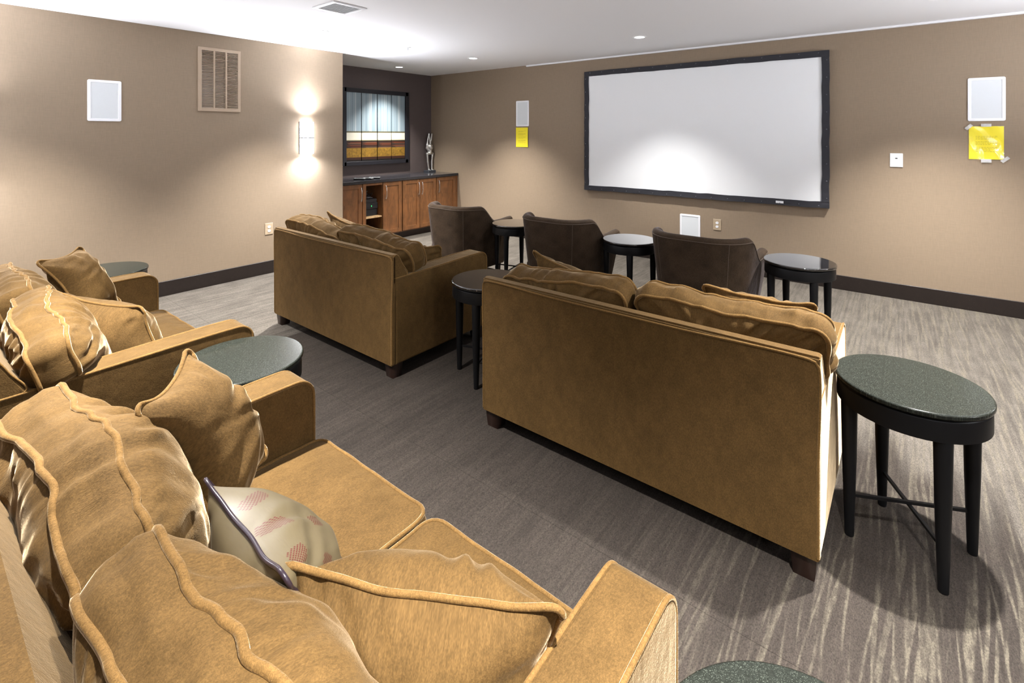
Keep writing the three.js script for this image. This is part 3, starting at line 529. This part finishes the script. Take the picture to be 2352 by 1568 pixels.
{ const t = thing('cable_bundle', 'tangle of thin grey cables on top of the player', 'cables', [-6.05, 0.632, -4.27]), R = mulberry(8);
  for (let k = 0; k < 7; k++) { const p = []; for (let i = 0; i < 7; i++) p.push(V((R() - 0.5) * 0.10, 0.005 + R() * (k < 2 ? 0.12 : 0.045), (R() - 0.5) * 0.17)); part('cable', tube(p, 0.0028, false, 50, 6), k % 2 ? cableGrey : electronics, t); } }
[['leftmost of the remotes on the counter', -6.06, -4.165, 0.5], ['middle remote on the counter, lying askew', -6.03, -4.285, 0.25], ['rightmost of the remotes on the counter', -6.05, -4.41, 0.7]].forEach(([label, x, z, a], i) => {
  const t = thing('remote_control', 'pale faced black ' + label, 'remote', [x, 0.914, z], 'remotes on the counter'); t.rotation.y = a;
  part('case', rbox(-0.085, 0.085, 0, 0.02, -0.026, 0.026, 0.006, 3), electronics, t); part('faceplate', rbox(-0.078, 0.078, 0.019, 0.0225, -0.021, 0.021, 0.002), std({ color: lin(0.62, 0.63, 0.64), roughness: 0.3, metalness: 0.3 }), t, 'pale face');
  for (let r = 0; r < 4; r++) for (let c = 0; c < 2; c++) part('button', rbox(-0.05 + r * 0.026, -0.036 + r * 0.026, 0.022, 0.0245, -0.013 + c * 0.016, -0.003 + c * 0.016, 0.001), electronics, t);
});
{ // framed picture of four tall panels on the dark wall
  const t = thing('framed_art', 'black framed abstract picture of four tall panels on the dark wall', 'picture', [XD, 1.09, -4.805]);
  const fx0 = 0.001, fx1 = 0.045, zl = 0.623, zr = -0.623, yT = 1.17;
  for (const [a, b] of [[zl, zl - 0.058], [zr + 0.078, zr]]) part('frame_side', rbox(fx0, fx1, 0, yT, b, a, 0.004), blackFrame, t);
  for (const [a, b] of [[0, 0.058], [yT - 0.065, yT]]) part('frame_rail', rbox(fx0, fx1, a, b, zr + 0.02, zl - 0.02, 0.004), blackFrame, t);
  part('backing', box(fx0, 0.008, 0.02, yT - 0.02, zr + 0.02, zl - 0.02), blackFrame, t);
  const edges = [-4.238, -4.507, -4.797, -5.071, -5.35].map((z) => z + 4.805);
  for (let k = 0; k < 4; k++) {
    const R = mulberry(50 + k), tex = canvasTexture(256, 1024, (g, w, h) => {
      g.fillStyle = '#8fa3ad'; g.fillRect(0, 0, w, h);
      for (let i = 0; i < 90; i++) { const x = R() * w; g.fillStyle = `rgba(${R() > 0.45 ? '222,230,228' : '104,122,134'},${0.10 + 0.22 * R()})`; g.fillRect(x, 0, 1 + 7 * R(), h * 0.56); }
      for (let i = 0; i < 2; i++) { g.fillStyle = 'rgba(240,242,238,0.85)'; g.fillRect(w * (0.45 + 0.12 * i + 0.06 * R()), 0, 4 + 8 * R(), h * 0.57); }
      g.fillStyle = '#5d5639'; g.fillRect(0, h * 0.565, w, h * 0.02); for (let i = 0; i < 60; i++) { g.fillStyle = 'rgba(168,160,120,0.4)'; g.fillRect(R() * w, h * (0.55 + 0.03 * R()), 10 * R(), 4); }
      g.fillStyle = '#ece7d3'; g.fillRect(0, h * 0.585, w, h * 0.115); g.fillStyle = '#c9bd94'; g.fillRect(0, h * 0.69, w, h * 0.014);
      g.fillStyle = '#241a15'; g.fillRect(0, h * 0.70, w, h * 0.11); for (let i = 0; i < 26; i++) { g.fillStyle = ['rgba(140,62,26,0.7)', 'rgba(90,40,22,0.8)', 'rgba(150,130,112,0.45)'][i % 3]; g.fillRect(R() * w * 0.3, h * (0.72 + 0.09 * R()), w, 2 + 4 * R()); }
      g.fillStyle = '#8f6a22'; g.fillRect(0, h * 0.81, w, h * 0.135); for (let i = 0; i < 200; i++) { g.fillStyle = `rgba(${R() > 0.5 ? '176,138,50' : '92,66,20'},0.18)`; g.beginPath(); g.arc(R() * w, h * (0.82 + 0.12 * R()), 6 + 12 * R(), 0, 7); g.fill(); }
      g.fillStyle = 'rgba(60,42,12,0.7)'; for (const q of [0.22, 0.66]) g.fillRect(w * (q + 0.05 * R()), h * 0.81, 2, h * 0.135);
      g.fillStyle = '#3a1d12'; g.fillRect(0, h * 0.945, w, h * 0.035); g.fillStyle = '#14100e'; g.fillRect(0, h * 0.98, w, h * 0.02);
    });
    const a = edges[k] - 0.008, b = edges[k + 1] + 0.008, y0 = 0.064, y1 = 1.105;
    const g = new THREE.BoxGeometry(0.016, y1 - y0, a - b); g.translate(0.022, (y0 + y1) / 2, (a + b) / 2);
    part('canvas_panel', g, std({ color: lin(0.66, 0.66, 0.66), map: tex, roughness: 0.45 }), t);
  }
}
function blob(joints, bones, cell, bounds) {             // smooth union of tapered capsules, meshed on a grid
  const [lo, hi] = bounds, size = Math.max(hi[0] - lo[0], hi[1] - lo[1], hi[2] - lo[2]) / 2, c = [0, 1, 2].map((k) => (lo[k] + hi[k]) / 2), n = Math.ceil(size * 2 / cell);
  const mc = new MarchingCubes(n, new THREE.MeshStandardMaterial(), false, false, 200000); mc.isolation = 0;
  const hs = n / 2;
  for (let k = 0; k < n; k++) for (let j = 0; j < n; j++) for (let i = 0; i < n; i++) {
    const x = (i - hs) / hs * size + c[0], y = (j - hs) / hs * size + c[1], z = (k - hs) / hs * size + c[2]; let d = 9;
    for (const [a, b, s = 0.008] of bones) {
      const A = joints[a], B = joints[b], bx = B[0] - A[0], by = B[1] - A[1], bz = B[2] - A[2], px = x - A[0], py = y - A[1], pz = z - A[2];
      const q = Math.min(1, Math.max(0, (px * bx + py * by + pz * bz) / (bx * bx + by * by + bz * bz + 1e-9))), e = Math.hypot(px - bx * q, py - by * q, pz - bz * q) - (A[3] + (B[3] - A[3]) * q);
      const hh = Math.max(s - Math.abs(d - e), 0) / s; d = Math.min(d, e) - hh * hh * s * 0.25;
    }
    mc.field[i + j * n + k * n * n] = -d;
  }
  mc.update();
  const m = mc.count, g = new THREE.BufferGeometry(); const p = new Float32Array(m * 3), nn = new Float32Array(m * 3);
  for (let i = 0; i < m; i++) for (let k = 0; k < 3; k++) { p[i * 3 + k] = mc.positionArray[i * 3 + k] * size + c[k]; nn[i * 3 + k] = mc.normalArray[i * 3 + k]; }
  g.setAttribute('position', new THREE.BufferAttribute(p, 3)); g.setAttribute('normal', new THREE.BufferAttribute(nn, 3));
  const h = mergeVertices(g.deleteAttribute('normal'), 1e-5); h.computeVertexNormals(); return metreUV(h);
}
{ // silver figure: z runs along the wall (its left is +z)
  const t = thing('figure_sculpture', 'slender silver figure with raised arms on a dark plinth', 'sculpture', [-6.458, 0.914, -5.85]);
  part('plinth', rbox(-0.062, 0.062, 0, 0.028, -0.085, 0.085, 0.003), std({ color: lin(0.05, 0.055, 0.065), roughness: 0.15 }), t);
  const J = { fl: [0.015, 0.032, 0.038, 0.012], fl2: [0.05, 0.032, 0.036, 0.008], kl: [0.0, 0.17, 0.05, 0.014], hl: [0.0, 0.315, 0.062, 0.017], fr: [0.015, 0.032, -0.032, 0.012], fr2: [0.05, 0.032, -0.03, 0.008], kr: [0.0, 0.17, -0.045, 0.013], hr: [0.0, 0.315, -0.062, 0.017],
    pel: [0.0, 0.325, 0.0, 0.026], wa: [0.0, 0.36, 0.0, 0.032], ch: [0.0, 0.43, 0.0, 0.05], sl: [0.0, 0.465, 0.062, 0.020], sr: [0.0, 0.45, -0.05, 0.018], nk: [0.0, 0.475, -0.008, 0.018], el: [0.0, 0.53, 0.052, 0.011], tl: [0.0, 0.655, 0.022, 0.012], hd: [0.0, 0.56, 0.0, 0.012], tr: [0.0, 0.655, -0.048, 0.010], rr: [0, 0.50, -0.024, 0.012], sd: [-0.005, 0.41, 0.066, 0.02] };
  const B = [['fl2', 'fl'], ['fl', 'kl'], ['kl', 'hl'], ['fr2', 'fr'], ['fr', 'kr'], ['kr', 'hr'], ['hl', 'pel', 0.02], ['hr', 'pel', 0.02], ['pel', 'wa', 0.02], ['wa', 'ch', 0.02], ['ch', 'sl', 0.02], ['ch', 'sr', 0.02], ['ch', 'nk', 0.02], ['sl', 'el'], ['el', 'tl'], ['nk', 'hd'], ['hd', 'tl'], ['nk', 'rr'], ['rr', 'tr'], ['sl', 'sd'], ['sd', 'wa']];
  part('figure', blob(J, B, 0.0062, [[-0.1, 0.01, -0.34], [0.1, 0.69, 0.34]]), silverLeaf, t);
}

// ------------------------------------------------------------------ screen wall
{ const t = thing('projection_screen', 'large white projection screen in a black fabric frame', 'screen', [-2.009, 0.808, ZS]);
  const hw = 1.411, hh = 1.601, bw = 0.064, zf = 0.058;
  part('screen_surface', box(-hw + bw - 0.01, hw - bw + 0.01, bw - 0.01, hh - bw + 0.01, 0.034, 0.044), screenCloth, t);
  const wave = (x0, x1, y0, y1, seed) => {               // soft fabric border, slightly scalloped between its studs
    const g = new THREE.BoxGeometry(x1 - x0, y1 - y0, zf - 0.012, Math.max(2, Math.round((x1 - x0) / 0.02)), Math.max(2, Math.round((y1 - y0) / 0.02)), 1); g.translate((x0 + x1) / 2, (y0 + y1) / 2, (zf + 0.012) / 2);
    const p = g.attributes.position; for (let i = 0; i < p.count; i++) { const x = p.getX(i), y = p.getY(i), s = x1 - x0 > y1 - y0 ? x : y, k = 0.004 * (vn(s * 9 + seed, seed * 3.1) - 0.5) * 2; if (x1 - x0 > y1 - y0) p.setY(i, y + k); else p.setX(i, x + k); if (p.getZ(i) > 0.03) p.setZ(i, p.getZ(i) + 0.006 * (vn(s * 16 + seed, y * 40 + x * 3) - 0.5)); }
    g.computeVertexNormals(); return g;
  };
  part('frame_rail', wave(-hw, hw, 0, bw, 3), frameVelvet, t); part('frame_rail', wave(-hw, hw, hh - bw, hh, 5), frameVelvet, t);
  part('frame_side', wave(-hw, -hw + bw, bw, hh - bw, 7), frameVelvet, t); part('frame_side', wave(hw - bw, hw, bw, hh - bw, 9), frameVelvet, t);
  const stud = new THREE.SphereGeometry(0.006, 10, 6);
  const studMat = std({ color: lin(0.16, 0.16, 0.18), metalness: 0.8, roughness: 0.35 });
  const st = (x, y) => { const m = part('snap_stud', stud, studMat, t); m.position.set(x, y, zf + 0.001); };
  for (let i = 0; i < 16; i++) { const x = -hw + 0.09 + i * (2 * hw - 0.18) / 15; st(x, 0.022); st(x, hh - 0.022); }
  for (let i = 0; i < 9; i++) { const y = 0.10 + i * (hh - 0.2) / 8; st(-hw + 0.02, y); st(hw - 0.02, y); }
  part('maker_plate', box(0.930, 1.003, 0.018, 0.042, zf + 0.001, zf + 0.005), whitePlastic, t, 'small white plate');
  part('printed_tag', box(1.018, 1.072, 0.022, 0.036, zf + 0.001, zf + 0.004), std({ map: canvasTexture(128, 32, (g, w, h) => { g.fillStyle = '#1b1b20'; g.fillRect(0, 0, w, h); g.fillStyle = '#aab4c4'; const R = mulberry(4); for (let x = 8; x < 118; x += 9) g.fillRect(x, 9 + 4 * R(), 6, 12); }), roughness: 0.6 }), t); }

function wallSpeaker(label, x0, x1, y0, y1, onLeft) {
  const w = (x1 - x0), h = y1 - y0, t = thing('wall_speaker', label, 'speaker', onLeft ? [XL, y0, (x0 + x1) / 2] : [(x0 + x1) / 2, y0, ZS], 'flush white wall speakers');
  if (onLeft) t.rotation.y = Math.PI / 2;
  const s = new THREE.Shape(), r = 0.014; s.moveTo(-w / 2 + r, 0); s.lineTo(w / 2 - r, 0); s.absarc(w / 2 - r, r, r, -Math.PI / 2, 0); s.lineTo(w / 2, h - r); s.absarc(w / 2 - r, h - r, r, 0, Math.PI / 2); s.lineTo(-w / 2 + r, h); s.absarc(-w / 2 + r, h - r, r, Math.PI / 2, Math.PI); s.lineTo(-w / 2, r); s.absarc(-w / 2 + r, r, r, Math.PI, Math.PI * 1.5);
  const b = 0.024, ho = new THREE.Path(); ho.moveTo(-w / 2 + b, b); ho.lineTo(-w / 2 + b, h - b); ho.lineTo(w / 2 - b, h - b); ho.lineTo(w / 2 - b, b); s.holes.push(ho);
  const g = new THREE.ExtrudeGeometry(s, { depth: 0.006, bevelEnabled: true, bevelThickness: 0.003, bevelSize: 0.003, bevelOffset: -0.003, bevelSegments: 3 }); part('bezel', g, whitePlastic, t);
  part('grille_cloth', rbox(-w / 2 + b - 0.002, w / 2 - b + 0.002, b - 0.002, h - b + 0.002, 0.0005, 0.005, 0.002), speakerCloth, t, 'pale grey speaker cloth');
}
wallSpeaker('white wall speaker above the yellow sheet left of the screen', -4.637, -4.397, 1.68, 2.066);
wallSpeaker('white wall speaker above the taped yellow sheet at the right', 0.437, 0.678, 1.672, 2.052);
wallSpeaker('white wall speaker low under the screen', -2.128, -1.887, 0.222, 0.602);
wallSpeaker('white wall speaker alone on the left wall', -1.325, -1.085, 1.673, 2.038, true);

function outlet(label, pos, turn) {
  const t = thing('wall_outlet', label, 'outlet', pos, 'duplex wall outlets'); t.rotation.y = turn;
  part('cover_plate', rbox(-0.044, 0.044, 0, 0.127, 0.0005, 0.007, 0.003), beigePlate, t);
  for (const y of [0.042, 0.085]) {
    const c = cyl(0.0165, 0.0165, 0.004, 0, 0, 0, 24); c.rotateX(Math.PI / 2); c.scale(1, 0.85, 1); c.translate(0, y, 0.007); const s = part('socket', c, whitePlastic, t, 'white socket face');
    for (const x of [-0.006, 0.006]) part('slot', box(x - 0.001, x + 0.001, y - 0.001, y + 0.008, 0.0095, 0.0115), slotDark, s);
  }
}
outlet('beige outlet plate with white sockets beneath the screen', [-1.696, 0.452, ZS], 0);
outlet('beige outlet plate with white sockets on the left wall behind a sofa', [XL, 0.435, -2.662], Math.PI / 2);
{ const t = thing('control_plate', 'small white control plate between the screen and the taped yellow sheet', 'wall switch', [-0.062, 1.246, ZS]);
  part('plate', rbox(-0.049, 0.049, 0, 0.13, 0.0005, 0.010, 0.006, 3), whitePlastic, t); part('window', box(-0.009, 0.009, 0.078, 0.088, 0.009, 0.0108), slotDark, t); part('button', rbox(-0.014, 0.014, 0.028, 0.06, 0.009, 0.0112, 0.002), whitePlastic, t); }

const typed = (w, h, rows, seed) => canvasTexture(w, h, (g) => { g.fillStyle = '#f2e22e'; g.fillRect(0, 0, w, h); const R = mulberry(seed); g.fillStyle = 'rgba(120,108,30,0.55)'; for (const [y, a, b] of rows) { let x = a * w; while (x < b * w) { const l = 6 + 16 * R(); g.fillRect(x, y * h, Math.min(l, b * w - x), 4); x += l + 5; } } });
function sheet(w, h, fn, nx = 24, ny = 24) {              // thin paper or film with a real second face
  const g = new THREE.PlaneGeometry(w, h, nx, ny), p = g.attributes.position; for (let i = 0; i < p.count; i++) p.setZ(i, fn(p.getX(i), p.getY(i)));
  g.computeVertexNormals(); const b = g.clone(); b.translate(0, 0, -0.0006); const ix = b.index.array; for (let i = 0; i < ix.length; i += 3) { const a = ix[i]; ix[i] = ix[i + 1]; ix[i + 1] = a; } b.computeVertexNormals();
  return mergeGeometries([g, b]);
}
const lines = []; for (let i = 0; i < 15; i++) if (![2, 6, 10].includes(i)) lines.push([0.17 + i * 0.042, 0.2, i % 4 === 1 ? 0.62 : 0.82]);
{ const t = thing('paper_notice', 'yellow paper notice under the small speaker left of the screen', 'notice', [-4.525, 1.368, ZS], 'yellow notices');
  const m = part('paper', sheet(0.232, 0.295, (x, y) => 0.004 + 0.012 * Math.pow(Math.max(0, (x + 0.116) / 0.232), 2) * (0.4 + 0.6 * Math.cos(y * 8))), std({ map: typed(256, 330, lines, 5), roughness: 0.7 }), t); m.position.y = 0.1475;
  part('tape', rbox(-0.016, 0.012, 0.272, 0.298, 0.0045, 0.0055, 0.0003, 1), tapeClear, t); }
{ const t = thing('paper_notice', 'yellow notice in a glossy clear sleeve taped to the wall at the right', 'notice', [0.556, 1.333, ZS], 'yellow notices');
  const m = part('paper', sheet(0.222, 0.288, (x, y) => 0.004 + 0.001 * Math.sin(x * 30)), std({ map: typed(256, 330, lines.slice(2), 9), roughness: 0.6 }), t); m.position.y = 0.149;
  const s = part('clear_sleeve', sheet(0.228, 0.296, (x, y) => 0.0085 + 0.0035 * Math.sin((x * 0.85 + y * 0.5) * 52 + 3 * vn(x * 14, y * 14)) * (0.4 + vn(x * 20 + 5, y * 9)), 60, 60), phys({ color: 0xffffff, roughness: 0.12, transmission: 1, thickness: 0, ior: 1.55, clearcoat: 1, clearcoatRoughness: 0.1 }), t, 'glossy creased plastic'); s.position.y = 0.149;
  const tp = (x, y, w, h, a) => { const g = sheet(w, h, (px, py) => 0.004 * vn(px * 60 + x * 9, py * 60 + 4), 10, 6); g.rotateZ(a); g.translate(x, y, 0.010); part('tape', g, tapeClear, t, 'clear sticky tape'); };
  tp(-0.112, 0.288, 0.055, 0.026, 0.8); tp(0.0, 0.302, 0.066, 0.026, 0); tp(0.0, -0.008, 0.066, 0.03, 0.02); tp(0.118, 0.006, 0.06, 0.026, 0.75); }

// ------------------------------------------------------------------ left wall grille, ceiling fittings
{ const t = thing('return_grille', 'beige louvred return air grille high on the left wall', 'vent', [XL, 1.793, -2.15]); t.rotation.y = Math.PI / 2;
  const w = 0.41, h = 0.652, b = 0.036, m = std({ color: lin(0.36, 0.27, 0.19), roughness: 0.5 });
  for (const [a, c] of [[-w / 2, -w / 2 + b], [w / 2 - b + 0.008, w / 2]]) part('frame_side', rbox(a, c, 0, h, 0.0005, 0.016, 0.003), m, t);
  for (const [a, c] of [[0, b], [h - b + 0.004, h]]) part('frame_rail', rbox(-w / 2 + b - 0.002, w / 2 - b + 0.012, a, c, 0.0005, 0.0155, 0.003), m, t);
  const inner = w - 2 * b + 0.008, x0 = -w / 2 + b;
  for (const f of [1 / 3, 2 / 3]) part('mullion', rbox(x0 + inner * f - 0.008, x0 + inner * f + 0.008, b, h - b + 0.004, 0.002, 0.0155, 0.002), m, t);
  for (let c = 0; c < 3; c++) {
    const l = []; const a = x0 + inner * c / 3 + (c ? 0.008 : 0), e = x0 + inner * (c + 1) / 3 - (c < 2 ? 0.008 : 0);
    for (let i = 0; i < 40; i++) { const g = new THREE.BoxGeometry(e - a, 0.0016, 0.014); g.rotateX(0.62); g.translate((a + e) / 2, b + 0.008 + i * (h - 2 * b - 0.006) / 39.5, 0.0075); l.push(g); }
    const q = part('louvre_bank', merge(l), m, t); q.userData.kind = 'stuff';
  } }
{ const t = thing('ceiling_vent', 'square white louvred vent in the ceiling', 'vent', [-3.62, H, -2.30]), w = 0.155, m = std({ color: lin(0.72, 0.72, 0.73), roughness: 0.5 });
  for (const s of [-1, 1]) { part('frame_side', rbox(s * w - (s > 0 ? 0.03 : 0), s * w + (s > 0 ? 0 : 0.03), -0.010, -0.0005, -w, w, 0.003), m, t); part('frame_rail', rbox(-w + 0.03, w - 0.03, -0.0098, -0.0005, s * w - (s > 0 ? 0.03 : 0), s * w + (s > 0 ? 0 : 0.03), 0.003), m, t); }
  part('backing', box(-w + 0.02, w - 0.02, -0.002, -0.0005, -w + 0.02, w - 0.02), std({ color: lin(0.5, 0.5, 0.51), roughness: 0.8 }), t);
  for (let i = 0; i < 12; i++) { const g = new THREE.BoxGeometry(2 * w - 0.06, 0.002, 0.016); g.rotateX(0.5); g.translate(0, -0.006, -w + 0.043 + i * 0.0203); part('slat', g, m, t); } }
{ const t = thing('fire_sprinkler', 'small white pendent fire sprinkler in the ceiling', 'sprinkler', [-4.607, H, -3.822]);
  part('escutcheon', new THREE.LatheGeometry([[0.012, -0.008], [0.03, -0.006], [0.04, -0.0005]].map((p) => new THREE.Vector2(...p)), 28), trimWhite, t);
  part('body', cyl(0.009, 0.010, 0.03, 0, -0.036, 0, 16), whitePlastic, t);
  for (const s of [-1, 1]) part('frame_arm', tube([V(0, -0.03, s * 0.008), V(0, -0.045, s * 0.014), V(0, -0.06, s * 0.004)], 0.0025, false, 14, 6), whitePlastic, t);
  part('deflector', cyl(0.016, 0.016, 0.002, 0, -0.063, 0, 20), whitePlastic, t); }

renderer.render(scene, camera);
